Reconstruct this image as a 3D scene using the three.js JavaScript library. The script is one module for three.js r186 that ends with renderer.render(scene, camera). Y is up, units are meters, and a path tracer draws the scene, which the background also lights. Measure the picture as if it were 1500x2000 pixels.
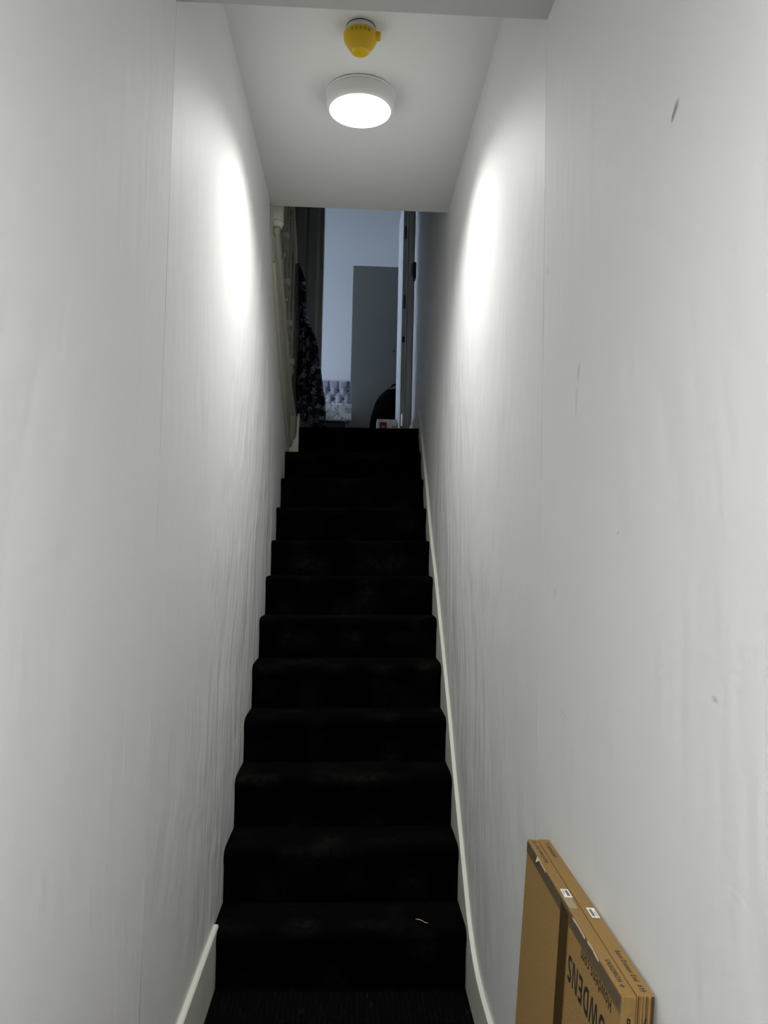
import * as THREE from 'three';
import { RoundedBoxGeometry } from 'three/addons/geometries/RoundedBoxGeometry.js';
import { mergeGeometries } from 'three/addons/utils/BufferGeometryUtils.js';
import { RectAreaLightUniformsLib } from 'three/addons/lights/RectAreaLightUniformsLib.js';

// ---------------------------------------------------------------- camera, sky, lights, exposure
// World: y up, floor of the lower hall at y = 0, the stairs climb away along -z. "d" below is distance along the corridor, z = -d.
const scene = new THREE.Scene();
const camera = new THREE.PerspectiveCamera(67.38, 0.75, 0.03, 60);
camera.position.set(0, 1.5524, 0);
camera.rotation.order = 'YXZ';
camera.rotation.set(0.04882, -0.03896, 0.02228);
scene.background = new THREE.Color(0.67, 0.79, 1.03);          // overcast daylight, seen only through the bedroom window
scene.backgroundIntensity = 9.3;
scene.environment = null;
RectAreaLightUniformsLib.init();
const STAIR_LAMP = 9.6, HALL_LAMP = 26;                         // candela of the two round ceiling lights, which shine downwards
const STAIR_BEAM = 1.31, HALL_BEAM = 1.36;                      // half angle of their beams
const LAMP_WHITE = new THREE.Color(1.0, 1.0, 0.98), HALL_WHITE = new THREE.Color(0.985, 0.99, 1.0);
const renderer = new THREE.WebGLRenderer({ antialias: true });
renderer.toneMapping = THREE.LinearToneMapping;
renderer.toneMappingExposure = 1.0;
renderer.shadowMap.enabled = true;

// ---------------------------------------------------------------- helpers
function rng(seed) { let s = seed | 0; return () => { s = (s + 0x6d2b79f5) | 0; let t = Math.imul(s ^ (s >>> 15), 1 | s); t = (t + Math.imul(t ^ (t >>> 7), 61 | t)) ^ t; return ((t ^ (t >>> 14)) >>> 0) / 4294967296; }; }
function lattice(seed, n = 256) { const r = rng(seed); const a = new Float32Array(n * n); for (let i = 0; i < a.length; i++) a[i] = r(); return a; }
const LAT = lattice(7);
function vnoise(x, y, px = 256, py = 256, off = 0) {            // value noise, periodic in px, py cells
  const xi = Math.floor(x), yi = Math.floor(y), fx = x - xi, fy = y - yi, s = fx * fx * (3 - 2 * fx), t = fy * fy * (3 - 2 * fy);
  const m = (a, p) => ((a % p) + p) % p, g = (i, j) => LAT[((m(j, py) + off) & 255) * 256 + ((m(i, px) + off * 3) & 255)];
  const a = g(xi, yi), b = g(xi + 1, yi), c = g(xi, yi + 1), d = g(xi + 1, yi + 1);
  return (a + (b - a) * s) * (1 - t) + (c + (d - c) * s) * t;
}
function dataTex(w, h, fn, srgb = false) {
  const a = new Uint8Array(w * h * 4);
  for (let j = 0; j < h; j++) for (let i = 0; i < w; i++) {
    const v = fn(i / w, j / h), k = (j * w + i) * 4;
    const c = Array.isArray(v) ? v : [v, v, v];
    for (let q = 0; q < 3; q++) a[k + q] = Math.max(0, Math.min(255, Math.round(c[q] * 255)));
    a[k + 3] = 255;
  }
  const t = new THREE.DataTexture(a, w, h); t.wrapS = t.wrapT = THREE.RepeatWrapping; t.magFilter = THREE.LinearFilter; t.minFilter = THREE.LinearMipmapLinearFilter;
  if (srgb) t.colorSpace = THREE.SRGBColorSpace;
  t.needsUpdate = true; return t;
}
function rep(t, u, v) { const c = t.clone(); c.repeat.set(u, v); c.needsUpdate = true; return c; }
function canvasTex(w, h, draw) {
  const c = document.createElement('canvas'); c.width = w; c.height = h; const g = c.getContext('2d'); draw(g, w, h);
  const t = new THREE.CanvasTexture(c); t.colorSpace = THREE.SRGBColorSpace; t.wrapS = t.wrapT = THREE.RepeatWrapping; return t;
}
const std = (o) => new THREE.MeshStandardMaterial(o);
const phys = (o) => new THREE.MeshPhysicalMaterial(o);
const lin = (r, g, b) => new THREE.Color().setRGB(r, g, b);

const used = {};
function numbered(n) { const k = used[n] = (used[n] ?? -1) + 1; return k ? n + '_' + String(k).padStart(3, '0') : n; }
function shade(m) { m.castShadow = true; m.receiveShadow = true; return m; }
function mesh(name, geo, mat, parent, pos, label) {
  const m = shade(new THREE.Mesh(geo, mat)); m.name = parent ? name : numbered(name);
  if (parent) { const n = parent.children.filter((c) => c.name === name || c.name.startsWith(name + '_0')).length; if (n) m.name = name + '_' + String(n).padStart(3, '0'); }
  if (pos) m.position.set(...pos);
  if (label) m.userData.label = label;
  (parent ?? scene).add(m); return m;
}
function thing(name, label, category, pos = [0, 0, 0], group) {
  const o = new THREE.Group(); o.name = numbered(name); o.position.set(...pos); o.userData = { label, category }; if (group) o.userData.group = group;
  scene.add(o); return o;
}
function struct(name, geo, mat, pos) { const m = mesh(name, geo, mat, null, pos); m.userData.kind = 'structure'; return m; }
function structGroup(name, pos = [0, 0, 0]) { const o = new THREE.Group(); o.name = name; o.position.set(...pos); o.userData.kind = 'structure'; scene.add(o); return o; }
// prisms: polygon in one plane of the house, pushed along the third direction
function shapeOf(pts, holes = []) { const s = new THREE.Shape(pts.map((p) => new THREE.Vector2(...p))); for (const h of holes) s.holes.push(new THREE.Path(h.map((p) => new THREE.Vector2(...p)))); return s; }
function extr(pts, depth, bevel = 0, holes) {
  return new THREE.ExtrudeGeometry(shapeOf(pts, holes), { depth: depth - 2 * bevel, steps: 1, bevelEnabled: bevel > 0, bevelThickness: bevel, bevelSize: bevel, bevelOffset: -bevel, bevelSegments: 2, curveSegments: 8 }).translate(0, 0, bevel);
}
const alongX = (pts, x0, x1, bevel = 0, holes) => extr(pts, x1 - x0, bevel, holes).applyMatrix4(new THREE.Matrix4().set(0, 0, 1, x0, 0, 1, 0, 0, -1, 0, 0, 0, 0, 0, 0, 1));   // pts (d, y)
const alongZ = (pts, d0, d1, bevel = 0, holes) => extr(pts, d1 - d0, bevel, holes).translate(0, 0, -d1);                                                                     // pts (x, y)
const alongY = (pts, y0, y1, bevel = 0) => extr(pts, y1 - y0, bevel).applyMatrix4(new THREE.Matrix4().set(1, 0, 0, 0, 0, 0, 1, y0, 0, -1, 0, 0, 0, 0, 0, 1));                  // pts (x, d)
const box = (x0, x1, y0, y1, d0, d1, r = 0) => (r ? new RoundedBoxGeometry(x1 - x0, y1 - y0, d1 - d0, 2, r) : new THREE.BoxGeometry(x1 - x0, y1 - y0, d1 - d0)).translate((x0 + x1) / 2, (y0 + y1) / 2, -(d0 + d1) / 2);
const lathe = (pts, n = 48) => new THREE.LatheGeometry(pts.map((p) => new THREE.Vector2(...p)), n);
// a closed profile in (d, y) swept along x with many cuts, so that it can sag and wobble; uv = (x, length along the profile)
function sweepX(profile, x0, x1, nx, warp, du = 0) {
  const n = profile.length, pos = [], uv = [], idx = [], len = [0];
  for (let i = 1; i <= n; i++) { const a = profile[i - 1], b = profile[i % n]; len.push(len[i - 1] + Math.hypot(b[0] - a[0], b[1] - a[1])); }
  for (let j = 0; j <= nx; j++) { const x = x0 + (x1 - x0) * j / nx; for (let i = 0; i <= n; i++) { let [d, y] = profile[i % n]; if (warp) [d, y] = warp(x, d, y, len[i]); pos.push(x, y, -d); uv.push(x + du, len[i] + du * 1.7); } }
  for (let j = 0; j < nx; j++) for (let i = 0; i < n; i++) { const a = j * (n + 1) + i, b = a + n + 1; idx.push(a, a + 1, b, b, a + 1, b + 1); }
  const tri = THREE.ShapeUtils.triangulateShape(profile.map((p) => new THREE.Vector2(...p)), []);
  const base = [0, nx];
  for (const [e, j] of base.entries()) { const off = pos.length / 3; for (let i = 0; i < n; i++) { const k = (j * (n + 1) + i) * 3; pos.push(pos[k], pos[k + 1], pos[k + 2]); uv.push(profile[i][0], profile[i][1]); } for (const t of tri) idx.push(...(e ? [t[0], t[1], t[2]] : [t[2], t[1], t[0]]).map((q) => q + off)); }
  const g = new THREE.BufferGeometry(); g.setAttribute('position', new THREE.Float32BufferAttribute(pos, 3)); g.setAttribute('uv', new THREE.Float32BufferAttribute(uv, 2)); g.setIndex(idx); g.computeVertexNormals(); return g;
}

// ---------------------------------------------------------------- materials
// hand-finished plaster: long upright trowel and roller streaks over a fine orange peel, 2 m tile
const plasterBump = dataTex(1024, 1024, (u, v) => {
  const lean = 1.6 * vnoise(u * 4, v * 4, 4, 4, 3);
  let s = 0.46 * vnoise(u * 16 + lean, v * 3, 16, 3) + 0.34 * vnoise(u * 40 + lean * 2, v * 7, 40, 7, 31) + 0.2 * vnoise(u * 90 + lean * 3, v * 16, 90, 16, 77);
  const w = vnoise(u * 5, v * 4, 5, 4, 12);
  return 0.5 + (s - 0.5) * 0.62 + (w - 0.5) * 0.5 + (vnoise(u * 256, v * 256, 256, 256, 90) - 0.5) * 0.03;
});
const wallBump = rep(plasterBump, 0.5, 0.5);
// the stair walls were skimmed roughly low down beside the steps and more smoothly towards the hall: one 4 m relief, u = d, v = y
const smooth = (a, b, x) => THREE.MathUtils.smoothstep(x, a, b);
const skimBump = dataTex(2048, 2048, (u, v) => {
  const d = u * 4 < 1.84 ? u * 4 + 4 : u * 4, y = v * 4, rough = 0.2 + 0.8 * smooth(1.9, 3.0, d + 0.5 * (vnoise(d * 3, y * 2) - 0.5)) * (1 - 0.8 * smooth(1.5, 2.7, y + 0.6 * (vnoise(d * 2 + 9, y * 3) - 0.5)));
  const lean = 1.4 * vnoise(d * 2, y * 2, 256, 256, 3);
  const s = 0.46 * vnoise(d * 8 + lean, y * 2.4, 256, 256, 3) + 0.34 * vnoise(d * 20 + lean * 2, y * 6, 256, 256, 31) + 0.2 * vnoise(d * 45 + lean * 3, y * 13, 256, 256, 77);
  return 0.5 + (s - 0.5) * 0.75 * rough + (vnoise(d * 3, y * 2, 256, 256, 12) - 0.5) * 0.3 + (vnoise(d * 128, y * 128, 256, 256, 90) - 0.5) * 0.012;
});
skimBump.repeat.set(0.25, 0.25);
const PAINT = lin(0.77, 0.773, 0.76);
const wallPaint = std({ color: PAINT, roughness: 0.62, bumpMap: skimBump, bumpScale: 0.025 });
const frontPaint = std({ color: PAINT, roughness: 0.7, bumpMap: wallBump, bumpScale: 0.007 });
const ceilingPaint = std({ color: lin(0.76, 0.765, 0.745), roughness: 0.8, bumpMap: rep(plasterBump, 0.33, 0.33), bumpScale: 0.0012 });
const glossWhite = std({ color: lin(0.74, 0.735, 0.66), roughness: 0.38, bumpMap: rep(plasterBump, 1.7, 1.7), bumpScale: 0.0012 });
const oldCream = std({ color: lin(0.52, 0.5, 0.41), roughness: 0.45, bumpMap: rep(plasterBump, 2.2, 2.2), bumpScale: 0.0025 });
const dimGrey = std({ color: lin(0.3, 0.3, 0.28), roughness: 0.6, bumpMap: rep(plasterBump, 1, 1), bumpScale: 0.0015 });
const bedroomPaint = std({ color: lin(0.68, 0.7, 0.72), roughness: 0.85, bumpMap: wallBump, bumpScale: 0.0008 });
const shadedFrameGrey = std({ color: lin(0.34, 0.345, 0.32), roughness: 0.5, bumpMap: rep(plasterBump, 2, 1), bumpScale: 0.001 });  // pale frame paint darkened by shade put into the colour; vent, hook share it
const carpetBump = dataTex(512, 512, (u, v) => 0.5 + (vnoise(u * 190, v * 190, 190, 190, 5) - 0.5) * 0.7 + (vnoise(u * 60, v * 60, 60, 60, 9) - 0.5) * 0.4);
// black pile with an even scatter of lint and dust, 1 m tile; the fibres' sheen does the rest
const lint = canvasTex(1024, 1024, (g, w, h) => {
  const im = g.createImageData(w, h);
  for (let j = 0; j < h; j++) for (let i = 0; i < w; i++) {
    const u = i / w, v = j / h, dust = Math.max(0, vnoise(u * 9, v * 9, 9, 9, 14) - 0.45) * (0.3 + vnoise(u * 60, v * 60, 60, 60, 40));
    const fluff = vnoise(u * 300, v * 300, 300, 300, 9) > 0.972 ? 14 : 0, c = 2 + 36 * dust + fluff, k = (j * w + i) * 4;
    im.data[k] = c * 1.03; im.data[k + 1] = c; im.data[k + 2] = c * 0.95; im.data[k + 3] = 255;
  }
  g.putImageData(im, 0, 0);
});
const carpet = phys({ color: 0xffffff, map: lint, roughness: 1, specularIntensity: 0.06, sheen: 0.5, sheenColor: lin(0.028, 0.027, 0.025), sheenRoughness: 0.7, bumpMap: rep(carpetBump, 4, 4), bumpScale: 0.003 });
const plainCarpet = phys({ color: lin(0.0011, 0.0011, 0.0011), roughness: 1, specularIntensity: 0.06, bumpMap: rep(carpetBump, 4, 4), bumpScale: 0.002 });

// ---------------------------------------------------------------- the stairwell: walls, ceilings, floors
const XL = -0.4656, XS = 0.436, XR = 0.4522, RISE = 0.2, GOING = 0.22904, D0 = 2.78284, STAIR_CEIL = 3.317, HALL_CEIL = 2.882, EDGE = 1.838;
// left wall of the stairs: ends along the raking string of the flight above
const leftEdge = [[3.839, 3.317], [3.88, 3.158], [3.99, 3.026], [4.167, 2.864], [4.387, 2.695], [4.66, 2.515], [4.958, 2.343], [5.098, 2.263], [5.22, 2.19]];
struct('wall_left', alongX([[EDGE, 0], [5.5, 0], [5.5, 2.19], ...leftEdge.slice().reverse(), [3.839, 3.6], [EDGE, 3.6]], XL - 0.1, XL), wallPaint);
struct('wall_right', alongX([[EDGE, 0], [6.3, 0], [6.3, 5.8], [EDGE, 5.8]], XR, XR + 0.12), wallPaint);
struct('wall_left_front', alongY([[XL, EDGE], [XL - 0.0009, 1.646], [XL - 0.0014, 1.64], [-0.488, -2.6], [-0.6, -2.6], [-0.6, EDGE]], 0, 3.0), frontPaint);
// scuffs on the front right wall: u = d, v = 1 - y (metres), a 4 m tile
const scuffed = canvasTex(2048, 2048, (g, W, H) => {
  g.fillStyle = '#fff'; g.fillRect(0, 0, W, H);
  const P = (d, y) => [((d / 4) % 1) * W, (((y - 1) / 4 + 4) % 1) * H], R = rng(5);
  const stroke = (d0, y0, d1, y1, width, a, n) => { for (let i = 0; i < n; i++) { const [ax, ay] = P(d0 + (R() - 0.5) * width, y0 + (R() - 0.5) * width), [bx, by] = P(d1 + (R() - 0.5) * width, y1 + (R() - 0.5) * width); g.strokeStyle = `rgba(120,118,124,${a * R() * 0.55})`; g.lineWidth = 0.7 + R() * 1.3; g.beginPath(); g.moveTo(ax, ay); g.lineTo(ax + (bx - ax) * (0.5 + R() * 0.5), ay + (by - ay) * (0.5 + R() * 0.5)); g.stroke(); } };
  stroke(1.096, 2.201, 1.071, 2.222, 0.009, 0.26, 70);
  stroke(1.545, 1.94, 1.56, 1.9, 0.014, 0.15, 24); stroke(1.56, 1.9, 1.57, 1.83, 0.016, 0.13, 24);
  stroke(0.955, 1.375, 0.972, 1.372, 0.01, 0.24, 12); stroke(1.31, 1.592, 1.316, 1.586, 0.005, 0.3, 5);
  stroke(1.8, 2.235, 1.81, 2.225, 0.006, 0.3, 5); stroke(1.7, 1.47, 1.73, 1.45, 0.02, 0.14, 12); stroke(1.62, 1.2, 1.66, 1.22, 0.02, 0.12, 8);
});
scuffed.repeat.set(0.25, 0.25);
struct('wall_right_front', alongY([[XR, EDGE], [XR + 0.12, EDGE], [0.6, -2.6], [0.492, -2.6]], 0, 3.0), std({ color: PAINT, map: scuffed, roughness: 0.7, bumpMap: wallBump, bumpScale: 0.006 }));
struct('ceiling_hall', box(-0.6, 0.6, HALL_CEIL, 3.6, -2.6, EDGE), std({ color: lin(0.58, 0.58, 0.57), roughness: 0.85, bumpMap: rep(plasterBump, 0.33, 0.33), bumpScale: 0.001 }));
struct('ceiling_stair', box(XL - 0.1, XR, STAIR_CEIL, 3.6, EDGE, 3.915), ceilingPaint);
struct('wall_entrance', box(-0.7, 0.7, 0, 3, -2.72, -2.6), frontPaint);
const ribs = dataTex(512, 512, (u, v) => { const r = 0.5 + 0.5 * Math.cos(u * Math.PI * 2 * 32), row = vnoise(u * 32, v * 90, 32, 90, 3); return r * (0.35 + 0.65 * row); });
const ribTone = dataTex(512, 512, (u, v) => { const r = Math.max(0, Math.cos(u * Math.PI * 2 * 32)), row = vnoise(u * 32, v * 90, 32, 90, 3), n = vnoise(u * 128, v * 128, 128, 128, 60), f = vnoise(u * 170, v * 170, 170, 170, 21) > 0.91 ? 0.11 : 0; return [0.005 + 0.055 * r * row * n + f * 0.85, 0.008 + 0.058 * r * row * n + f, 0.008 + 0.058 * r * row * n + f]; }, true);
struct('floor', box(-0.62, 0.62, -0.1, 0, -2.7, 5.6), phys({ color: 0xffffff, map: rep(ribTone, 2.2, 2.2), bumpMap: rep(ribs, 2.2, 2.2), bumpScale: 0.006, roughness: 1, specularIntensity: 0.15 }));
// boards at the foot of the walls in the lower hall
const skirtProfile = (x, s, h) => [[x, 0], [x + s * 0.0175, 0], [x + s * 0.0175, h - 0.004], [x + s * 0.0135, h], [x, h]];
struct('baseboard_left', alongZ(skirtProfile(-0.4652, 1, 0.203), -2.55, 2.831), glossWhite);
struct('baseboard_right', alongZ(skirtProfile(0.4534, -1, 0.1455), -2.55, 2.1), glossWhite);

// ---------------------------------------------------------------- the carpeted staircase
const stair = thing('staircase', 'steep straight staircase covered in black carpet between white plaster walls', 'staircase');
const stepProfile = (d, y, going, back) => [[d + 0.016, y - 0.215], [d + 0.014, y - 0.075], [d + 0.008, y - 0.056], [d + 0.002, y - 0.042], [d, y - 0.03], [d + 0.0025, y - 0.0185], [d + 0.008, y - 0.0105], [d + 0.017, y - 0.005], [d + 0.03, y - 0.0015], [d + 0.05, y], [d + 0.12, y], [d + going + 0.016, y - 0.001], [d + going + back, y - 0.215]];
const dip = [0, 0, 0.001, 0.004, -0.004, 0, 0, 0.001, 0, 0.002, 0, 0, 0];
for (let k = 1; k <= 12; k++) {
  const d = D0 + (k - 1) * GOING, y = k * RISE + dip[k], last = k === 12;
  const warp = (x, dd, yy, s) => { const edge = Math.exp(-(((s - 0.2) / 0.06) ** 2)); return [dd + edge * 0.004 * (vnoise(x * 9 + k * 5, s * 10, 256, 256, k) - 0.5), yy + 0.0172 * x - edge * 0.004 * vnoise(x * 6 + k * 11, 3, 256, 256, k + 3)]; };
  mesh('step', sweepX(stepProfile(d, y, last ? 0.08 : GOING, last ? 0.08 : 0.016), last ? -0.3935 : XL, XS, 48, warp, k * 0.37), carpet, stair);
}
const stringTop = [[2.1, 0.1455], [2.35, 0.1455], [2.5, 0.148], [2.6, 0.161], [2.69, 0.192], [2.784, 0.2464], [2.87, 0.318], [3.007, 0.4389], [3.233, 0.6373], [3.448, 0.8483], [3.666, 1.04], [3.844, 1.1915], [4.105, 1.42], [4.361, 1.615], [4.67, 1.912], [5.081, 2.279], [5.216, 2.402], [5.31, 2.49], [5.38, 2.535], [5.465, 2.557], [5.6, 2.56], [6.28, 2.562]];
const curve = new THREE.SplineCurve(stringTop.map((p) => new THREE.Vector2(...p))).getPoints(110).map((p) => [p.x, p.y]);
mesh('wall_string', alongX([...curve, [6.28, 2.395], [5.37, 2.395], [2.95, 0], [2.1, 0]], XS, XR - 0.0003, 0.0015), glossWhite, stair, null, 'white painted board raking up the right wall beside the steps');
struct('floor_landing', box(-1.5, XR, 2.2, 2.397, 5.375, 6.42), plainCarpet);

// a curl of torn packaging dropped on the first step
{
  const c = new THREE.CatmullRomCurve3([[0, 0, 0], [0.012, 0.004, -0.012], [0.022, 0.003, -0.018], [0.03, 0.001, -0.026], [0.041, 0.002, -0.034]].map((p) => new THREE.Vector3(p[0], p[1], -p[2])));
  const pos = [], idx = [], N = 18;
  for (let i = 0; i <= N; i++) { const t = i / N, p = c.getPoint(t), w = 0.0035 * Math.sin(Math.PI * Math.min(0.97, t * 0.9 + 0.08)) + 0.0006; for (const [a, b] of [[-1, 0], [0, 0.0022], [1, 0.0004], [0, -0.0004]]) pos.push(p.x + a * w * 0.3, p.y + b + 0.001, p.z + a * w); }
  for (let i = 0; i < N; i++) for (let q = 0; q < 4; q++) { const a = i * 4 + q, b = i * 4 + (q + 1) % 4; idx.push(a, a + 4, b, b, a + 4, b + 4); }
  const g = new THREE.BufferGeometry(); g.setAttribute('position', new THREE.Float32BufferAttribute(pos, 3)); g.setIndex(idx); g.computeVertexNormals();
  const m = mesh('paper_scrap', g, std({ color: lin(0.5, 0.4, 0.32), roughness: 0.7, side: THREE.DoubleSide }), null, [0.2613, 0.2045, -2.868]);
  m.userData.label = 'small curled tan scrap lying on the lowest black step'; m.userData.category = 'scrap';
}

// ---------------------------------------------------------------- ceiling light, its twin in the hall behind, detector under a dust cap
function ceilingLight(x, y, d, radiance, beam, white, label) {
  const t = thing('ceiling_light', label, 'ceiling light', [x, y, -d]);
  mesh('base_plate', lathe([[0, 0], [0.128, 0], [0.1335, -0.003], [0.1345, -0.007], [0.131, -0.01], [0, -0.01]], 72), glossLamp, t);
  mesh('housing', lathe([[0.118, -0.009], [0.1285, -0.009], [0.1318, -0.013], [0.1325, -0.046], [0.1312, -0.056], [0.1275, -0.064], [0.1225, -0.068], [0.1195, -0.069], [0.118, -0.066], [0.117, -0.02]], 72), glossLamp, t);
  mesh('lamp_diffuser', lathe([[0.1195, -0.0665], [0.115, -0.069], [0.1, -0.0715], [0.06, -0.0735], [0, -0.074]], 72), std({ color: 0xffffff, roughness: 0.5, emissive: white, emissiveIntensity: 4.5, side: THREE.DoubleSide }), t);
  const l = new THREE.SpotLight(white, radiance, 0, beam, 0.75, 2); l.position.set(x, y - 0.078, -d); l.target.position.set(x, y - 1, -d); l.shadow.radius = 5; l.name = 'lamp_glow'; scene.add(l, l.target);
  return t;
}
const glossLamp = std({ color: lin(0.8, 0.81, 0.8), roughness: 0.35 });
ceilingLight(-0.014, STAIR_CEIL, 2.905, STAIR_LAMP, STAIR_BEAM, LAMP_WHITE, 'lit round white flush ceiling light above the stairs');
ceilingLight(-0.03, HALL_CEIL, -0.4, HALL_LAMP, HALL_BEAM, HALL_WHITE, 'round white flush ceiling light in the lower hall behind the viewer');
{
  const t = thing('smoke_detector', 'smoke detector under a translucent yellow dust cap on the ceiling', 'smoke detector', [-0.017, STAIR_CEIL, -2.525]);
  mesh('base', lathe([[0, 0], [0.046, 0], [0.049, -0.002], [0.0495, -0.012], [0.048, -0.018], [0.044, -0.021], [0.0445, -0.024], [0.042, -0.03], [0, -0.03]]), std({ color: lin(0.72, 0.72, 0.72), roughness: 0.4 }), t);
  mesh('bracket_gap', lathe([[0.0455, -0.0005], [0.0502, -0.0005], [0.0502, -0.003], [0.0455, -0.003]]), std({ color: lin(0.05, 0.05, 0.055), roughness: 0.6 }), t);
  const yel = phys({ color: lin(0.8, 0.53, 0.004), roughness: 0.35, transmission: 0.25, thickness: 0, side: THREE.DoubleSide });
  const cap = mesh('dust_cap', lathe([[0.051, -0.024], [0.0572, -0.0245], [0.0586, -0.027], [0.0584, -0.036], [0.0556, -0.046], [0.049, -0.058], [0.0405, -0.07], [0.034, -0.0785], [0.0315, -0.083], [0.027, -0.0868], [0.018, -0.0885], [0, -0.089]]), yel, t);
  mesh('tab', new RoundedBoxGeometry(0.02, 0.02, 0.03, 2, 0.005), yel, cap, [0.0585, -0.034, 0.012]);
  for (let i = 0; i < 5; i++) { const a = 1.05 + i * 0.26; mesh('rib', new RoundedBoxGeometry(0.009, 0.011, 0.003, 1, 0.001), std({ color: lin(0.36, 0.25, 0.006), roughness: 0.5 }), cap, [0.0575 * Math.cos(a), -0.037, 0.0575 * Math.sin(a)]).rotation.y = Math.PI / 2 - a; }
}

// ---------------------------------------------------------------- two flat cartons leaning on the right wall
const CARD = '#977640';
function cardNoise(g, w, h, seed) {
  g.fillStyle = CARD; g.fillRect(0, 0, w, h); const R = rng(seed);
  for (let i = 0; i < 900; i++) { g.fillStyle = R() > 0.5 ? `rgba(205,170,110,${R() * 0.07})` : `rgba(95,65,30,${R() * 0.07})`; g.fillRect(R() * w, R() * h, 4 + R() * 60, 1 + R() * 3); }
}
const LEN = 0.6035, TALL = 0.9135;
function text(g, str, x, y, size, turn, ink = '#1c140c', spread = 1, weight = 'bold') { g.save(); g.translate(x, y); g.rotate(turn); g.scale(spread, 1); g.font = `${weight} ${size}px sans-serif`; g.fillStyle = ink; g.textBaseline = 'alphabetic'; g.fillText(str, 0, 0); g.restore(); }
function topFace(w, flip) {                                       // viewed from above, far end up; 2048 px along the carton
  return canvasTex(96, 2048, (g, W, H) => {
    cardNoise(g, W, H, flip ? 3 : 4);
    const S = 2048 / LEN, put = (fn) => { g.save(); if (flip) { g.translate(W, H); g.rotate(Math.PI); } fn(); g.restore(); };
    const kx = W / (w * S);                                        // across, the canvas is stretched
    put(() => {
      g.save(); g.scale(kx, 1); const cx = W / kx;
      text(g, 'HOWDENS', cx * 0.66, H - 0.036 * S, 40, -Math.PI / 2, '#120c06', 1.1);
      g.strokeStyle = '#1c140c'; g.lineWidth = 5; const lx = cx * 0.46, ly = H - 0.026 * S; g.beginPath(); g.moveTo(lx - 12, ly); g.lineTo(lx + 14, ly); g.moveTo(lx, ly - 14); g.lineTo(lx, ly + 14); g.moveTo(lx - 8, ly - 10); g.lineTo(lx - 14, ly); g.lineTo(lx - 8, ly + 10); g.stroke();
      text(g, 'Base Drawer End   619', cx * 0.66, 0.128 * S, 40, -Math.PI / 2, '#120c06', 0.95);
      g.restore();
    });
  });
}
function faceArt() {                                              // the big face: left = far end
  return canvasTex(1024, 1536, (g, W, H) => {
    cardNoise(g, W, H, 8);
    const X = (d) => (1.734 - d) / LEN * W, Y = (y) => (TALL - y) / TALL * H;
    const S = W / LEN, T = H / TALL, ink = '#0f0a06';
    const flipped = (str, d, y, size, spread) => { g.save(); g.scale(1, T / S); text(g, str, X(d), Y(y) * S / T, size, Math.PI, ink, spread); g.restore(); };
    flipped('HOWDENS', 1.150, 0.842, 0.062 * S, 0.78);
    flipped('Howdens.com', 1.168, 0.884, 0.027 * S, 0.86);
  });
}
function endArt(w, code, torn) {
  return canvasTex(96, 1024, (g, W, H) => {
    cardNoise(g, W, H, torn ? 21 : 22);
    if (torn) { const R = rng(2); for (let i = 0; i < 16; i++) { g.fillStyle = `rgba(${R() > 0.3 ? '48,30,16' : '120,90,58'},${0.4 + R() * 0.4})`; g.fillRect(R() * W, 0, 3 + R() * 4, H); } }
    g.save(); g.scale(1, 1.0); text(g, code, 34, 52, 24, 0, '#120c06', 2.2); g.restore();
  });
}
const cardMat = (map) => std({ color: 0xffffff, map, roughness: 0.82, bumpMap: rep(carpetBump, 1, 2), bumpScale: 0.0006 });
const plainCard = cardMat(canvasTex(256, 256, (g, w, h) => cardNoise(g, w, h, 30)));
const LEAN = THREE.MathUtils.degToRad(3.3);
function carton(xTop, w, flip, label, left) {
  const t = thing('flat_carton', label, 'cardboard box', [xTop - Math.sin(LEAN) * TALL, 0.0008 + w / 2 * Math.sin(LEAN), -1.4325]);
  t.rotation.z = -LEAN;
  const g = new RoundedBoxGeometry(w - 0.0006, TALL, LEN, 3, 0.0028).translate(0, TALL / 2, 0);
  { const p = g.attributes.position; for (let i = 0; i < p.count; i++) { const y = p.getY(i), z = p.getZ(i), x = p.getX(i); if (x < 0 && left) p.setX(i, x + 0.0016 * (vnoise(z * 14 + 3, y * 3, 256, 256, 4) - 0.5)); } g.computeVertexNormals(); }
  mesh('carton', g, [plainCard, left ? cardMat(faceArt()) : plainCard, cardMat(topFace(w, flip)), plainCard, cardMat(endArt(w, left ? 'B' : '/', !left)), plainCard], t);
  return t;
}
const boxA = carton(0.4161, 0.0234, false, 'flat brown cardboard carton with big black lettering and brown tape, outer of two', true);
const boxB = carton(0.4412, 0.0266, true, 'flat brown cardboard carton between the lettered carton and the wall', false);
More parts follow.
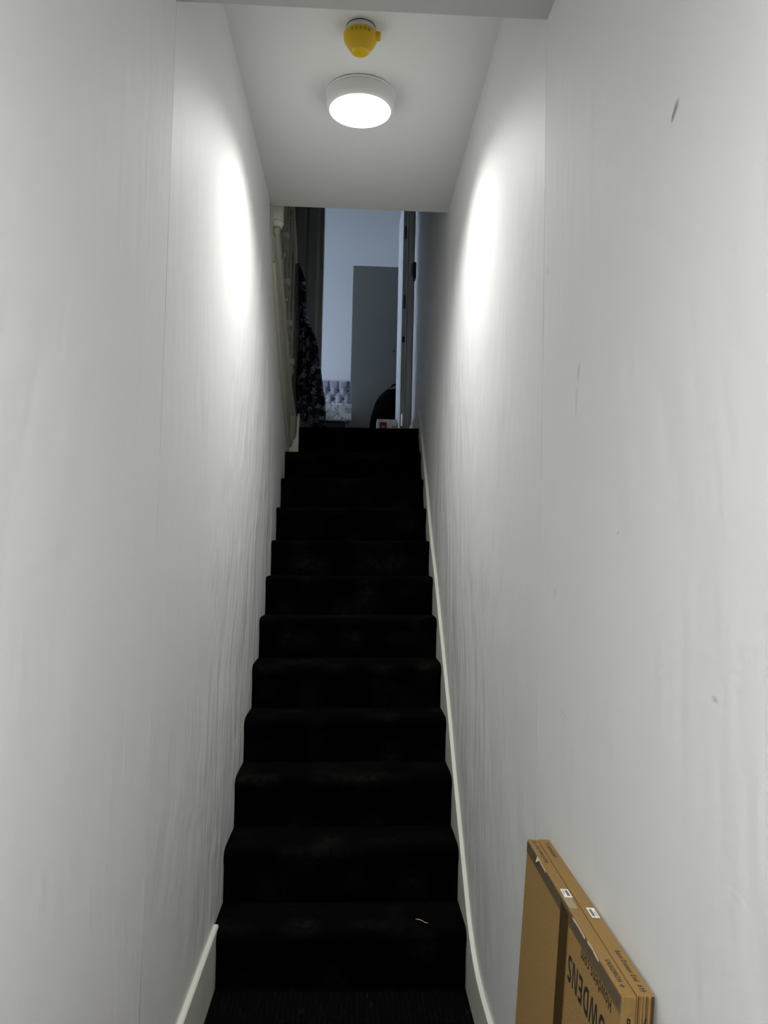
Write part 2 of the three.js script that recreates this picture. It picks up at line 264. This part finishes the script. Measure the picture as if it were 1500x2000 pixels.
{
  const tape = phys({ color: lin(0.085, 0.05, 0.014), roughness: 0.25, clearcoat: 0.3 }), clear = phys({ color: lin(0.3, 0.235, 0.14), roughness: 0.22, clearcoat: 0.4 });
  const w = 0.0234, zd = (d) => 1.4325 - d;
  mesh('tape', new THREE.BoxGeometry(0.0005, TALL - 0.012, 0.05).translate(-w / 2 - 0.0006, TALL / 2 - 0.003, zd(1.427)), tape, boxA, null, 'strip of brown tape down the big face');
  mesh('tape', new THREE.BoxGeometry(0.0005, 0.023, LEN - 0.004).translate(-w / 2 - 0.0002, TALL - 0.0145, 0), phys({ color: lin(0.135, 0.098, 0.055), roughness: 0.4, clearcoat: 0.15 }), boxA, null, 'clear tape along the top edge');
  mesh('tape', new THREE.BoxGeometry(0.016, 0.0004, 0.05).translate(-0.0035, TALL + 0.0002, zd(1.428)), clear, boxA, null, 'clear tape folded over the top');
  // torn slivers of paper along the lifted edge
  const R = rng(77), sliv = [];
  for (const [d, l] of [[1.62, 0.03], [1.59, 0.045], [1.36, 0.03], [1.325, 0.04], [1.275, 0.03], [1.245, 0.025]]) sliv.push(new THREE.BoxGeometry(0.0007, 0.0035, l).rotateX((R() - 0.5) * 0.12).translate(-w / 2 - 0.0011, TALL - 0.0015 - R() * 0.003, zd(d)));
  mesh('torn_edge', mergeGeometries(sliv), std({ color: lin(0.62, 0.5, 0.36), roughness: 0.9 }), boxA).userData.kind = 'stuff';
  const flap = new THREE.BufferGeometry(); flap.setAttribute('position', new THREE.Float32BufferAttribute([0, 0, 0, 0, -0.001, 0.02, -0.006, -0.008, 0.012, 0.0006, 0, 0, 0.0006, -0.001, 0.02, -0.0054, -0.008, 0.012], 3)); flap.setIndex([0, 1, 2, 5, 4, 3, 0, 3, 1, 1, 3, 4, 1, 4, 2, 2, 4, 5, 2, 5, 0, 0, 5, 3]); flap.computeVertexNormals();
  mesh('torn_flap', flap, std({ color: lin(0.6, 0.48, 0.38), roughness: 0.9, side: THREE.DoubleSide }), boxA, [-w / 2 - 0.0006, TALL - 0.001, zd(1.64)]);
  const label = (mirror) => std({ color: 0xffffff, roughness: 0.45, map: canvasTex(256, 512, (g, W, H) => {
    g.fillStyle = '#e9e6e0'; g.fillRect(0, 0, W, H); if (mirror) { g.translate(W, H); g.rotate(Math.PI); }
    g.fillStyle = '#53565a'; g.fillRect(118, 70, 92, 360); g.fillStyle = '#8d9092'; for (let i = 0; i < 14; i++) g.fillRect(124, 80 + i * 25, 80, 5); g.fillStyle = '#7c7d80'; for (let i = 0; i < 4; i++) g.fillRect(34 + i * 13, 70 + i * 12, 8, 300 - i * 40); g.fillRect(30, 60, 40, 22);
  }) });
  const sticker = (x0, x1, d0, d1) => new RoundedBoxGeometry(x1 - x0, 0.0005, d1 - d0, 1, 0.0002).translate((x0 + x1) / 2, TALL + 0.0006, zd((d0 + d1) / 2));
  mesh('sticker', sticker(-0.0075, 0.0078, 1.446, 1.481), label(false), boxA, null, 'white printed sticker on the top edge');
  mesh('sticker', sticker(-0.0058, 0.0088, 1.367, 1.405), label(true), boxB, null, 'white printed sticker on the top edge');
  mesh('edge_tape', new THREE.BoxGeometry(0.0005, 0.02, LEN - 0.01).translate(0.0266 / 2 + 0.0001, TALL - 0.012, 0), clear, boxB).name = 'tape';  // strip of clear tape along the top edge, on the wall side
}

// ---------------------------------------------------------------- upper landing, flight going up on the left
struct('wall_landing_end', alongZ([[-3.0, 2.2], [1.3, 2.2], [1.3, 5.8], [-3.0, 5.8]], 6.3, 6.42, 0, [[[-0.335, 2.397], [0.357, 2.397], [0.357, 4.62], [-0.335, 4.62]]]), std({ color: lin(0.55, 0.54, 0.48), roughness: 0.8, bumpMap: wallBump, bumpScale: 0.002 }));
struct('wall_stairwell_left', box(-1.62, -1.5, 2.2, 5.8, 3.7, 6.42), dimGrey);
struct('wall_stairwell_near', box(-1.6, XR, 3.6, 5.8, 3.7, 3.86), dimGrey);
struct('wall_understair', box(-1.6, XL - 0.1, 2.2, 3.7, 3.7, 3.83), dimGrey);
struct('ceiling_landing', box(-1.62, 0.6, 5.8, 5.92, 3.7, 6.42), dimGrey);
struct('wall_understair_back', box(-0.62, 0.62, 0, 2.2, 5.5, 5.6), dimGrey);  // unseen wall, added to stop daylight leaking in under the stairs
struct('floor_understair', box(-1.5, XL - 0.1, 2.2, 2.397, 3.7, 5.375), dimGrey);
{
  const t = thing('upper_staircase', 'cream painted cut string and spindles of the flight rising left of the landing', 'staircase');
  const bandTop = [[4.11, 3.44], [4.262, 3.318], [4.451, 3.198], [4.735, 3.045], [5.055, 2.871], [5.4616, 2.682], [5.85, 2.56], [6.28, 2.5], [6.28, 2.19]];
  const low = leftEdge.filter((p) => p[1] < 3.2);
  mesh('string', alongX([...low, ...bandTop.slice().reverse(), [3.9, 3.44]], XL - 0.03, XL + 0.006, 0.004), oldCream, t);
  const bead = new THREE.CatmullRomCurve3([[3.99, 3.05], [4.167, 2.892], [4.387, 2.722], [4.66, 2.542], [4.958, 2.37], [5.2, 2.235]].map(([d, y]) => new THREE.Vector3(XL + 0.008, y, -d)));
  mesh('bead', new THREE.TubeGeometry(bead, 40, 0.013, 10), oldCream, t);
  const rail = new THREE.CatmullRomCurve3([[4.04, 3.26], [4.3, 3.1], [4.735, 2.86], [5.055, 2.66], [5.3, 2.52]].map(([d, y]) => new THREE.Vector3(XL + 0.007, y, -d)));
  mesh('bead', new THREE.TubeGeometry(rail, 40, 0.022, 12), oldCream, t);
  // the raking face behind, stepped along the treads
  const steps = [[5.66, 2.917], [5.378, 3.12], [5.144, 3.332], [4.952, 3.571]];
  mesh('stepped_string', alongX([[6.28, 2.4], [6.28, 2.66], [5.98, 2.7], [5.9, 2.9], [5.66, 2.9], [5.66, 3.1], [5.378, 3.1], [5.378, 3.31], [5.144, 3.31], [5.144, 3.55], [4.952, 3.55], [4.952, 3.8], [4.73, 3.8], [4.73, 4.02], [4.2, 4.02], [4.2, 3.6], [4.5, 3.3], [5.0, 2.9], [5.315, 2.75], [5.315, 2.4]], -0.55, -0.508, 0.002), oldCream, t);
  const spindle = lathe([[0, 0], [0.014, 0], [0.014, 0.05], [0.019, 0.056], [0.014, 0.065], [0.011, 0.1], [0.016, 0.2], [0.017, 0.3], [0.012, 0.42], [0.018, 0.43], [0.012, 0.44], [0.011, 0.82], [0.0, 0.82]], 16);
  const drop = lathe([[0, -0.085], [0.006, -0.08], [0.013, -0.06], [0.015, -0.045], [0.01, -0.02], [0.007, -0.014], [0.012, -0.009], [0.012, 0], [0, 0]], 16);
  mesh('handrail', new THREE.TubeGeometry(new THREE.CatmullRomCurve3([[5.72, 3.7], [5.66, 3.76], [5.378, 3.97], [5.144, 4.18], [4.952, 4.42], [4.6, 4.8]].map(([d, y]) => new THREE.Vector3(-0.497, y, -d))), 40, 0.026, 12), oldCream, t);
  for (const [k, [d, y]] of steps.entries()) {
    const tr = mesh('tread', box(-0.9, -0.487, y - 0.028, y, d - 0.03, d + 0.26, 0.01), oldCream, t);
    mesh('scotia', box(-0.56, -0.5, y - 0.05, y - 0.028, d - 0.022, d + 0.235, 0.008), oldCream, tr);
    mesh('bracket', alongX([[d, y - 0.05], [d + 0.17, y - 0.05], [d + 0.15, y - 0.075], [d + 0.09, y - 0.085], [d + 0.05, y - 0.12], [d, y - 0.135]], -0.51, -0.499, 0.002), oldCream, tr);
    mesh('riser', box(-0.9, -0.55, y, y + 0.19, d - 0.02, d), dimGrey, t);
    mesh('spindle_block', new RoundedBoxGeometry(0.04, 0.042, 0.036, 2, 0.004), glossWhite, t, [-0.49, y + 0.012, -d]);
    mesh('spindle', spindle, oldCream, t, [-0.497, y + 0.03, -d]);
    mesh('drop', drop, k === 0 ? glossWhite : oldCream, t, [-0.494, y - 0.012, -d + 0.002]);
  }
}
{
  const t = thing('newel_post', 'square cream newel drop below the landing edge at the top left', 'newel post', [-0.447, 3.255, -4.0]);
  mesh('block', new RoundedBoxGeometry(0.07, 0.22, 0.075, 3, 0.004).translate(0, 0.12, 0), glossWhite, t);
  mesh('collar', lathe([[0, 0.012], [0.038, 0.012], [0.04, 0.004], [0.036, -0.004], [0.03, -0.008], [0.033, -0.014], [0.03, -0.02], [0, -0.02]], 28), glossWhite, t);
  mesh('turned_drop', lathe([[0, -0.02], [0.024, -0.02], [0.017, -0.03], [0.02, -0.04], [0.017, -0.052], [0.008, -0.06], [0, -0.062]], 28), oldCream, t);
  for (const [y, z] of [[0.165, 0], [0.135, 0.004], [0.1, -0.002]]) mesh('peg_hole', new THREE.CylinderGeometry(0.004, 0.004, 0.002, 10).rotateX(Math.PI / 2), std({ color: lin(0.08, 0.08, 0.07), roughness: 0.9 }), t, [-0.016, y, 0.0378]);
}
// the moulded foot of the string standing on the second step from the top
{
  const t = thing('string_foot', 'white moulded end of the stair string standing on the second highest step', 'moulding', [-0.43, 2.197, -5.3]);
  mesh('moulded_end', alongZ([[-0.3945, 2.197], [-0.3945, 2.47], [-0.402, 2.478], [-0.4065, 2.43], [-0.4075, 2.34], [-0.414, 2.305], [-0.43, 2.288], [-0.434, 2.258], [-0.442, 2.243], [-0.458, 2.234], [-0.459, 2.197]], 5.262, 5.33, 0.002).translate(0.43, -2.197, 5.3), glossWhite, t);
  mesh('apron', alongZ([[-0.3965, 2.197], [-0.3965, 2.47], [-0.459, 2.47], [-0.459, 2.197]], 5.335, 5.4, 0.002).translate(0.43, -2.197, 5.3), oldCream, t);
}
// louvred plate behind the coat
{
  const t = thing('wall_vent', 'dark grey louvred plate on the end wall beside the hanging coat', 'vent', [-0.515, 3.34, -6.276]);
  mesh('frame', new RoundedBoxGeometry(0.085, 0.31, 0.01, 1, 0.002).translate(0, 0.155, -0.012), shadedFrameGrey, t);
  for (let i = 0; i < 9; i++) mesh('slat', new THREE.BoxGeometry(0.075, 0.012, 0.018).rotateX(0.5).translate(0, 0.022 + i * 0.033, 0), shadedFrameGrey, t);
}

// ---------------------------------------------------------------- bedroom door: frame, open leaf, ironmongery
{
  const t = structGroup('door_1');
  const arch = (pts) => alongY(pts, 2.397, 4.72, 0.0015);
  mesh('architrave', arch([[-0.548, 6.3], [-0.548, 6.272], [-0.53, 6.266], [-0.46, 6.27], [-0.452, 6.282], [-0.452, 6.3]]), shadedFrameGrey, t);
  mesh('architrave', arch([[-0.452, 6.3], [-0.452, 6.288], [-0.43, 6.278], [-0.36, 6.28], [-0.348, 6.286], [-0.337, 6.29], [-0.337, 6.3]]), shadedFrameGrey, t);
  mesh('architrave', arch([[0.367, 6.3], [0.367, 6.288], [0.385, 6.28], [0.396, 6.284], [0.402, 6.276], [0.43, 6.272], [0.4515, 6.27], [0.4515, 6.3]].reverse()), shadedFrameGrey, t);
  mesh('jamb', box(-0.335, -0.305, 2.397, 4.62, 6.295, 6.425, 0.002), shadedFrameGrey, t);
  mesh('jamb', box(0.3575, 0.372, 2.397, 4.62, 6.285, 6.34, 0.002), shadedFrameGrey, t);
  mesh('jamb', box(-0.335, 0.372, 4.6, 4.65, 6.285, 6.425, 0.002), shadedFrameGrey, t);
  const leaf = mesh('door_leaf', box(0.3585, 0.398, 2.405, 4.59, 6.345, 7.03, 0.003), std({ color: lin(0.55, 0.56, 0.57), roughness: 0.5 }), t);
  const iron = std({ color: lin(0.035, 0.035, 0.035), roughness: 0.5, metalness: 0.6 }), steel = std({ color: lin(0.72, 0.7, 0.62), roughness: 0.28, metalness: 0.9 });
  for (const y of [4.193, 3.61]) mesh('hinge', box(0.3685, 0.384, y - 0.052, y + 0.052, 6.262, 6.284, 0.003), iron, t);
  const low = mesh('hinge', mergeGeometries([box(0.367, 0.386, 2.57, 2.665, 6.268, 6.282, 0.003), new THREE.CylinderGeometry(0.007, 0.007, 0.1, 12).translate(0.377, 2.62, -6.265)].map((g) => g.index ? g.toNonIndexed() : g)), steel, t);
  mesh('strike_plate', box(0.3605, 0.386, 3.272, 3.318, 6.27, 6.287, 0.002), iron, t);
  mesh('screw', new THREE.CylinderGeometry(0.004, 0.004, 0.003, 10).rotateX(Math.PI / 2), steel, low, [0.377, 2.59, -6.258]);
}
{
  const t = thing('wall_box', 'small black box fixed to the landing wall beside the door frame', 'wall box', [0.4372, 3.81, -6.12]);
  mesh('housing', new RoundedBoxGeometry(0.03, 0.135, 0.08, 3, 0.006), std({ color: lin(0.006, 0.006, 0.007), roughness: 0.5 }), t);
  mesh('cover', new RoundedBoxGeometry(0.012, 0.1, 0.06, 3, 0.005), std({ color: lin(0.01, 0.01, 0.011), roughness: 0.35 }), t, [-0.018, 0.01, 0]);
}

// ---------------------------------------------------------------- patterned coat on its hook
{
  const k = 6.16 / 6.05, rows = [[3.8112, -0.491, -0.487], [3.7697, -0.4899, -0.4614], [3.6868, -0.4856, -0.4347], [3.5544, -0.4799, -0.423], [3.4263, -0.4743, -0.4195], [3.3397, -0.4699, -0.3928], [3.2244, -0.4667, -0.337], [3.179, -0.4695, -0.3196], [3.0309, -0.4711, -0.2994], [2.8706, -0.4829, -0.275], [2.7725, -0.4801, -0.2603], [2.7, -0.4725, -0.2503]].map(([y, a, b]) => [1.5524 + (y - 1.5524) * k, a * k, b * k]);
  const pos = [], uv = [], idx = [], N = 64;
  const lines = []; for (let i = 0; i < rows.length - 1; i++) for (let q = 0; q < 4; q++) lines.push(rows[i].map((v, c) => v + (rows[i + 1][c] - v) * q / 4)); lines.push(rows.at(-1));
  const bottom = (x) => { const u = (x + 0.383); const l = u < 0 ? 2.592 + 0.012 * Math.sin(u * 60) : 2.532 + 0.008 * Math.sin(u * 70); return l + (2.70 - l) * Math.max(0, 1 - Math.abs(u) / 0.0125); };
  const ring = (y, a, b, t) => {
    const cx = (a + b) / 2, rx = (b - a) / 2, rz = 0.016 + 0.05 * Math.min(1, (3.9 - y) / 0.5);
    for (let i = 0; i <= N; i++) {
      const an = i / N * Math.PI * 2, c = Math.cos(an), s = Math.sin(an), fold = 1 + (0.16 * Math.sin(c * 17 + y * 1.5) + 0.1 * Math.sin(c * 31 - y * 3)) * Math.min(1, (3.85 - y) * 1.3);
      const x = cx + rx * c, z = -6.17 + rz * Math.sign(s) * Math.pow(Math.abs(s), 0.7) * (s > 0 ? fold : 1);
      let yy = y; if (t !== undefined) yy = y + (bottom(x) - y) * t;
      pos.push(x, yy, z); uv.push(x + z * 0.6, yy);
    }
  };
  for (const [y, a, b] of lines) ring(y, a, b);
  const [y9, a9, b9] = rows.at(-1);
  for (let q = 1; q <= 6; q++) ring(y9, a9 + 0.012 * q / 6, b9 + 0.016 * q / 6, q / 6);
  const M = lines.length + 6;
  for (let j = 0; j < M - 1; j++) for (let i = 0; i < N; i++) { const a = j * (N + 1) + i, b = a + N + 1; idx.push(a, a + 1, b, b, a + 1, b + 1); }
  const g = new THREE.BufferGeometry(); g.setAttribute('position', new THREE.Float32BufferAttribute(pos, 3)); g.setAttribute('uv', new THREE.Float32BufferAttribute(uv, 2)); g.setIndex(idx); g.computeVertexNormals();
  const print = canvasTex(512, 1024, (c, W, H) => {
    c.fillStyle = '#0b0d1c'; c.fillRect(0, 0, W, H); const R = rng(41), tones = ['128,130,156', '160,160,174', '72,84,120', '170,172,182', '50,60,96'];
    for (let i = 0; i < 250; i++) { const x = R() * W, y = R() * H, w = 18 + R() * 52, h = 12 + R() * 60, a = 0.45 + R() * 0.55; c.fillStyle = `rgba(${tones[Math.floor(R() * 5)]},${a})`; c.beginPath(); c.moveTo(x, y); for (let q = 1; q < 8; q++) { const an = q / 8 * Math.PI * 2; c.lineTo(x + w * (0.4 + R() * 0.6) * Math.cos(an) * 0.8, y + h * (0.4 + R() * 0.6) * Math.sin(an)); } c.closePath(); c.fill(); }
    for (let i = 0; i < 64; i++) { c.strokeStyle = `rgba(5,6,14,0.9)`; c.lineWidth = 4 + R() * 9; c.beginPath(); const x = R() * W, y = R() * H; c.moveTo(x, y); c.quadraticCurveTo(x + (R() - 0.5) * 90, y + (R() - 0.5) * 90, x + (R() - 0.5) * 140, y + (R() - 0.5) * 140); c.stroke(); }
  });
  print.repeat.set(2.6, 1.3);
  const t = thing('patterned_coat', 'long dark navy coat with a pale blotchy pattern hanging by the bedroom door', 'coat');
  mesh('coat_body', g, std({ color: 0xffffff, map: print, roughness: 0.85, side: THREE.DoubleSide }), t);
  mesh('zip_pull', new THREE.CapsuleGeometry(0.0035, 0.016, 4, 8), std({ color: lin(0.85, 0.85, 0.85), roughness: 0.25, metalness: 0.8 }), t, [-0.408, 2.61, -6.098]);
  mesh('hanging_loop', new THREE.TorusGeometry(0.012, 0.0025, 8, 20), std({ color: lin(0.01, 0.012, 0.03), roughness: 0.8 }), t, [-0.497, 3.866, -6.2]);
  const h = thing('coat_hook', 'small dark hook on the door frame holding the patterned coat', 'hook', [-0.497, 3.87, -6.27]);
  mesh('plate', new RoundedBoxGeometry(0.022, 0.05, 0.006, 2, 0.002), shadedFrameGrey, h);
  mesh('prong', new THREE.TubeGeometry(new THREE.CatmullRomCurve3([[0, 0, 0], [0, -0.008, 0.035], [0, -0.004, 0.066], [0, 0.016, 0.076]].map((p) => new THREE.Vector3(...p))), 20, 0.004, 8), shadedFrameGrey, h);
}

// ---------------------------------------------------------------- bedroom beyond the door
struct('floor_bedroom', box(-3.0, 1.3, 2.2, 2.397, 6.42, 9.1), std({ color: lin(0.2, 0.2, 0.2), roughness: 0.9, bumpMap: rep(carpetBump, 3, 3), bumpScale: 0.003 }));
struct('wall_bedroom_back', box(-3.0, 1.3, 2.2, 5.8, 8.95, 9.1), bedroomPaint);
struct('wall_bedroom_right', box(1.2, 1.3, 2.2, 5.8, 6.42, 9.0), bedroomPaint);
struct('wall_bedroom_left', alongX([[6.42, 2.2], [9.0, 2.2], [9.0, 5.8], [6.42, 5.8]], -3.0, -2.8, 0, [[[7.1, 3.05], [8.8, 3.05], [8.8, 5.3], [7.1, 5.3]]]), bedroomPaint);
struct('ceiling_bedroom', box(-3.0, 1.3, 5.6, 5.8, 6.42, 9.0), ceilingPaint);
{
  const t = structGroup('window_1'), white = std({ color: lin(0.75, 0.75, 0.73), roughness: 0.4 });
  mesh('window_frame', alongX([[7.1, 3.05], [8.8, 3.05], [8.8, 5.3], [7.1, 5.3]], -2.95, -2.88, 0.002, [[[7.16, 3.12], [8.74, 3.12], [8.74, 5.24], [7.16, 5.24]]]), white, t);
  mesh('sash', box(-2.935, -2.895, 4.15, 4.2, 7.15, 8.75), white, t); mesh('sash', box(-2.935, -2.895, 3.1, 5.26, 7.93, 7.97), white, t);
  mesh('sill', box(-2.86, -2.74, 3.01, 3.05, 7.05, 8.85, 0.004), white, t);
  mesh('pane', box(-2.918, -2.914, 3.1, 5.26, 7.14, 8.76), phys({ color: 0xffffff, roughness: 0, transmission: 1, thickness: 0, ior: 1.5 }), t);
}
struct('ground', new THREE.BoxGeometry(40, 0.2, 40), std({ color: lin(0.16, 0.17, 0.15), roughness: 1 }), [0, -0.25, -5]);
{
  const t = thing('wardrobe', 'tall plain grey wardrobe standing against the pale blue bedroom wall', 'wardrobe', [-0.067, 2.397, -7.5]);
  const grey = std({ color: lin(0.25, 0.262, 0.256), roughness: 0.55 });
  const carc = mesh('carcass', mergeGeometries([box(0, 0.018, 0, 1.962, 0, 0.55), box(0.882, 0.9, 0, 1.962, 0, 0.55), box(0.018, 0.882, 1.944, 1.962, 0, 0.55), box(0.018, 0.882, 0, 0.05, 0.02, 0.55), box(0.018, 0.882, 0.05, 1.944, 0.54, 0.55)]), grey, t);
  for (const x of [0.006, 0.452]) { const dr = mesh('door', box(x, x + 0.442, 0.03, 1.955, -0.02, -0.002, 0.002), grey, t); mesh('knob', new THREE.SphereGeometry(0.012, 14, 10).translate(x < 0.2 ? 0.418 : 0.48, 1.11, 0.032), std({ color: lin(0.03, 0.035, 0.05), roughness: 0.35 }), dr); }
}
{
  const t = thing('bed', 'bed with a grey deep-buttoned headboard against the bedroom wall', 'bed', [-0.84, 2.397, -7.94]);
  const X0 = -0.72, X1 = 0.755, fabric = std({ color: lin(0.3, 0.31, 0.36), roughness: 0.8, bumpMap: rep(carpetBump, 5, 5), bumpScale: 0.0008 }), dark = std({ color: lin(0.035, 0.037, 0.04), roughness: 0.8 });
  mesh('base', box(X0 + 0.02, X1 - 0.02, 0.05, 0.32, -0.93, 0.9, 0.01), dark, t);
  mesh('mattress', box(X0, X1 - 0.015, 0.32, 0.45, -0.94, 0.9, 0.03), std({ color: lin(0.6, 0.6, 0.6), roughness: 0.9 }), t);
  for (const [x, d] of [[X0 + 0.08, -0.85], [X1 - 0.1, -0.85], [X0 + 0.08, 0.8], [X1 - 0.1, 0.8]]) mesh('leg', new THREE.CylinderGeometry(0.02, 0.016, 0.055, 12), dark, t, [x, 0.0275, -d]);
  // headboard: padding pulled in at staggered buttons, with a pleat from each top button to the upper edge
  const sx = 0.1075, sy = 0.098, topY = 1.108, row0 = topY - 0.118, W = 150, H = 96, pos = [], uv = [], idx = [], buttons = [];
  for (let r = 0; r < 7; r++) for (let c = -8; c < 9; c++) { const x = 0.8 - 0.174 + (c + (r % 2 ? -0.44 : 0)) * sx + (r % 2 ? 0 : 0), y = row0 - r * sy; if (x > X0 + 0.02 && x < X1 - 0.02) buttons.push([x, y, r]); }
  const padding = (x, y) => {
    let dm = 9; for (const [bx, by] of buttons) dm = Math.min(dm, Math.hypot((x - bx), (y - by)));
    const u = (x - buttons[0][0]) / sx, v = (row0 - y) / sy; let z = 0.03 * (1 - Math.exp(-((dm / 0.03) ** 2)));
    if (v > 0) { const p = ((u + v / 2) % 1 + 1) % 1, q = ((u - v / 2) % 1 + 1) % 1, e = Math.min(p, 1 - p, q, 1 - q); z -= 0.008 * Math.exp(-((e / 0.06) ** 2)); }
    else { const p = ((u % 1) + 1) % 1, e = Math.min(p, 1 - p) * sx; z -= 0.02 * Math.exp(-((e / 0.007) ** 2)); }
    const rim = Math.min(x - X0, X1 - x, topY - y); return z * Math.min(1, Math.max(0, rim / 0.03)) ** 0.5;
  };
  for (let j = 0; j <= H; j++) for (let i = 0; i <= W; i++) { const x = X0 + (X1 - X0) * i / W, y = 0.35 + (topY - 0.35) * j / H; pos.push(x, y, -0.955 + 0.02 + padding(x, y)); uv.push(x, y); }
  for (let j = 0; j < H; j++) for (let i = 0; i < W; i++) { const a = j * (W + 1) + i, b = a + W + 1; idx.push(a, a + 1, b, b, a + 1, b + 1); }
  const g = new THREE.BufferGeometry(); g.setAttribute('position', new THREE.Float32BufferAttribute(pos, 3)); g.setAttribute('uv', new THREE.Float32BufferAttribute(uv, 2)); g.setIndex(idx);
  const front = g.toNonIndexed(), back = box(X0, X1, 0.05, topY, 0.935, 0.995).toNonIndexed(); front.computeVertexNormals(); g.computeVertexNormals(); front.setAttribute('normal', g.toNonIndexed().attributes.normal);
  const hb = mesh('headboard', mergeGeometries([front, back]), fabric, t);
  const bg = new THREE.SphereGeometry(0.0105, 10, 8).scale(1, 1, 0.5), bm = std({ color: lin(0.05, 0.052, 0.065), roughness: 0.6 });
  for (const [x, y] of buttons) if (y > 0.45) mesh('button', bg, bm, hb, [x, y, -0.93]);
}
{
  const quilt = canvasTex(512, 512, (c, W, H) => { c.fillStyle = '#f0f2f4'; c.fillRect(0, 0, W, H); const R = rng(9); for (let i = 0; i < 130; i++) { const x = R() * W, y = R() * H; c.save(); c.translate(x, y); c.rotate(R() * 6); c.fillStyle = `rgba(128,136,146,${0.15 + R() * 0.35})`; c.beginPath(); c.ellipse(0, 0, 8 + R() * 8, 26 + R() * 22, 0, 0, 7); c.fill(); c.restore(); } });
  quilt.repeat.set(2.5, 2.5);
  const prof = [[8.3, 2.875]]; for (let i = 1; i <= 14; i++) prof.push([8.3 - i * 0.092, 2.875]); prof.push([6.985, 2.872], [6.968, 2.862], [6.958, 2.845], [6.955, 2.82], [6.952, 2.79], [6.952, 2.76], [6.953, 2.735], [6.955, 2.72], [6.985, 2.72], [6.99, 2.80], [7.01, 2.85], [8.3, 2.852]);
  const g = sweepX(prof, -1.57, -0.047, 120, (x, d, y, s) => {
    const ridge = Math.abs(vnoise(x * 13 + y * 14, s * 8, 256, 256, 8) - 0.5) * 2, w = (1 - ridge) ** 3;
    if (d > 7.05) return [d, y < 2.86 ? y : y + 0.012 * w];
    return [d - (y < 2.87 && d < 6.97 ? 0.028 * w : 0.004 * w), y + (y > 2.84 ? 0.02 * (vnoise(x * 9, 2, 256, 256, 3) - 0.4) : y < 2.74 ? 0.022 * (vnoise(x * 6, 7, 256, 256, 5) - 0.5) : 0)];
  });
  // the right end stops short of the wardrobe further back
  { const p = g.attributes.position; for (let i = 0; i < p.count; i++) if (-p.getZ(i) > 7.3 && p.getX(i) > -0.09) p.setX(i, -0.09); g.computeVertexNormals(); }
  const m = mesh('duvet', g, std({ color: 0xffffff, map: quilt, roughness: 0.9 }), null); m.userData.label = 'crumpled white and grey patterned duvet hanging over the foot of the bed'; m.userData.category = 'duvet';
}
{
  const t = thing('black_bag', 'bulky black bag slumped before the grey wardrobe', 'bag', [0.372, 2.397, -7.24]);
  const g = new THREE.SphereGeometry(1, 40, 28); const p = g.attributes.position;
  for (let i = 0; i < p.count; i++) {
    let x = p.getX(i), y = p.getY(i), z = p.getZ(i); const e = (v, q) => Math.sign(v) * Math.pow(Math.abs(v), q);
    y = y > 0 ? y : e(y, 0.45); const sq = y < 0 ? 0.78 : 1; x = e(x, sq); z = e(z, 0.8);
    const n = vnoise(x * 3 + 9, y * 4 + z * 2 + 9, 256, 256, 17) - 0.5;
    p.setXYZ(i, (x * 0.245 * (y < -0.75 ? 0.93 : 1)) * (1 + n * 0.1), 0.3 + (y > 0 ? y * 0.405 : y * 0.3), z * 0.14 * (1 + n * 0.2));
  }
  g.computeVertexNormals();
  const black = phys({ color: lin(0.0012, 0.0012, 0.0013), roughness: 0.95, specularIntensity: 0.08 });
  mesh('bag_body', g, black, t);
  mesh('pocket', new RoundedBoxGeometry(0.26, 0.26, 0.06, 4, 0.028), black, t, [0.0, 0.2, 0.125]);
  mesh('handle', new THREE.TubeGeometry(new THREE.CatmullRomCurve3([[-0.055, 0.684, 0.02], [-0.03, 0.715, 0.025], [0.02, 0.722, 0.025], [0.06, 0.688, 0.02]].map((q) => new THREE.Vector3(...q))), 20, 0.008, 8), black, t);
  mesh('trim_band', new THREE.TubeGeometry(new THREE.CatmullRomCurve3([[-0.06, 0.672, 0.05], [-0.02, 0.68, 0.06], [0.04, 0.678, 0.06], [0.08, 0.66, 0.05]].map((q) => new THREE.Vector3(...q))), 20, 0.0075, 8), std({ color: lin(0.28, 0.3, 0.29), roughness: 0.6 }), t, null, 'pale grey band at the top of the bag');
}
{
  const t = thing('white_carton', 'small white carton with a red square print in front of the black bag', 'box', [0.2655, 2.397, -6.7]);
  const art = canvasTex(256, 384, (c, W, H) => { c.fillStyle = '#dcd9d2'; c.fillRect(0, 0, W, H); c.fillStyle = '#8c1420'; c.fillRect(34, 34, 92, 132); c.fillStyle = '#c9a9a4'; c.fillRect(62, 78, 40, 20); c.fillRect(56, 116, 52, 12); c.fillStyle = '#5a0d14'; c.fillRect(70, 98, 26, 20); c.fillStyle = '#b05a56'; for (let i = 0; i < 4; i++) c.fillRect(196 + i * 13, 78, 9, 20); c.fillStyle = '#b7b3ac'; c.fillRect(150, 40, 4, 330); });
  const w = std({ color: lin(0.7, 0.69, 0.66), roughness: 0.6 });
  mesh('carton', new RoundedBoxGeometry(0.172, 0.283, 0.19, 2, 0.002).translate(0, 0.1415, 0), [w, w, w, w, std({ color: 0xffffff, map: art, roughness: 0.6 }), w], t);
  mesh('tape', new THREE.BoxGeometry(0.04, 0.0006, 0.19).translate(0, 0.2834, 0), std({ color: lin(0.45, 0.4, 0.3), roughness: 0.3 }), t);
}

scene.traverse((o) => { if (o.isLight) o.castShadow = true; });
renderer.render(scene, camera);
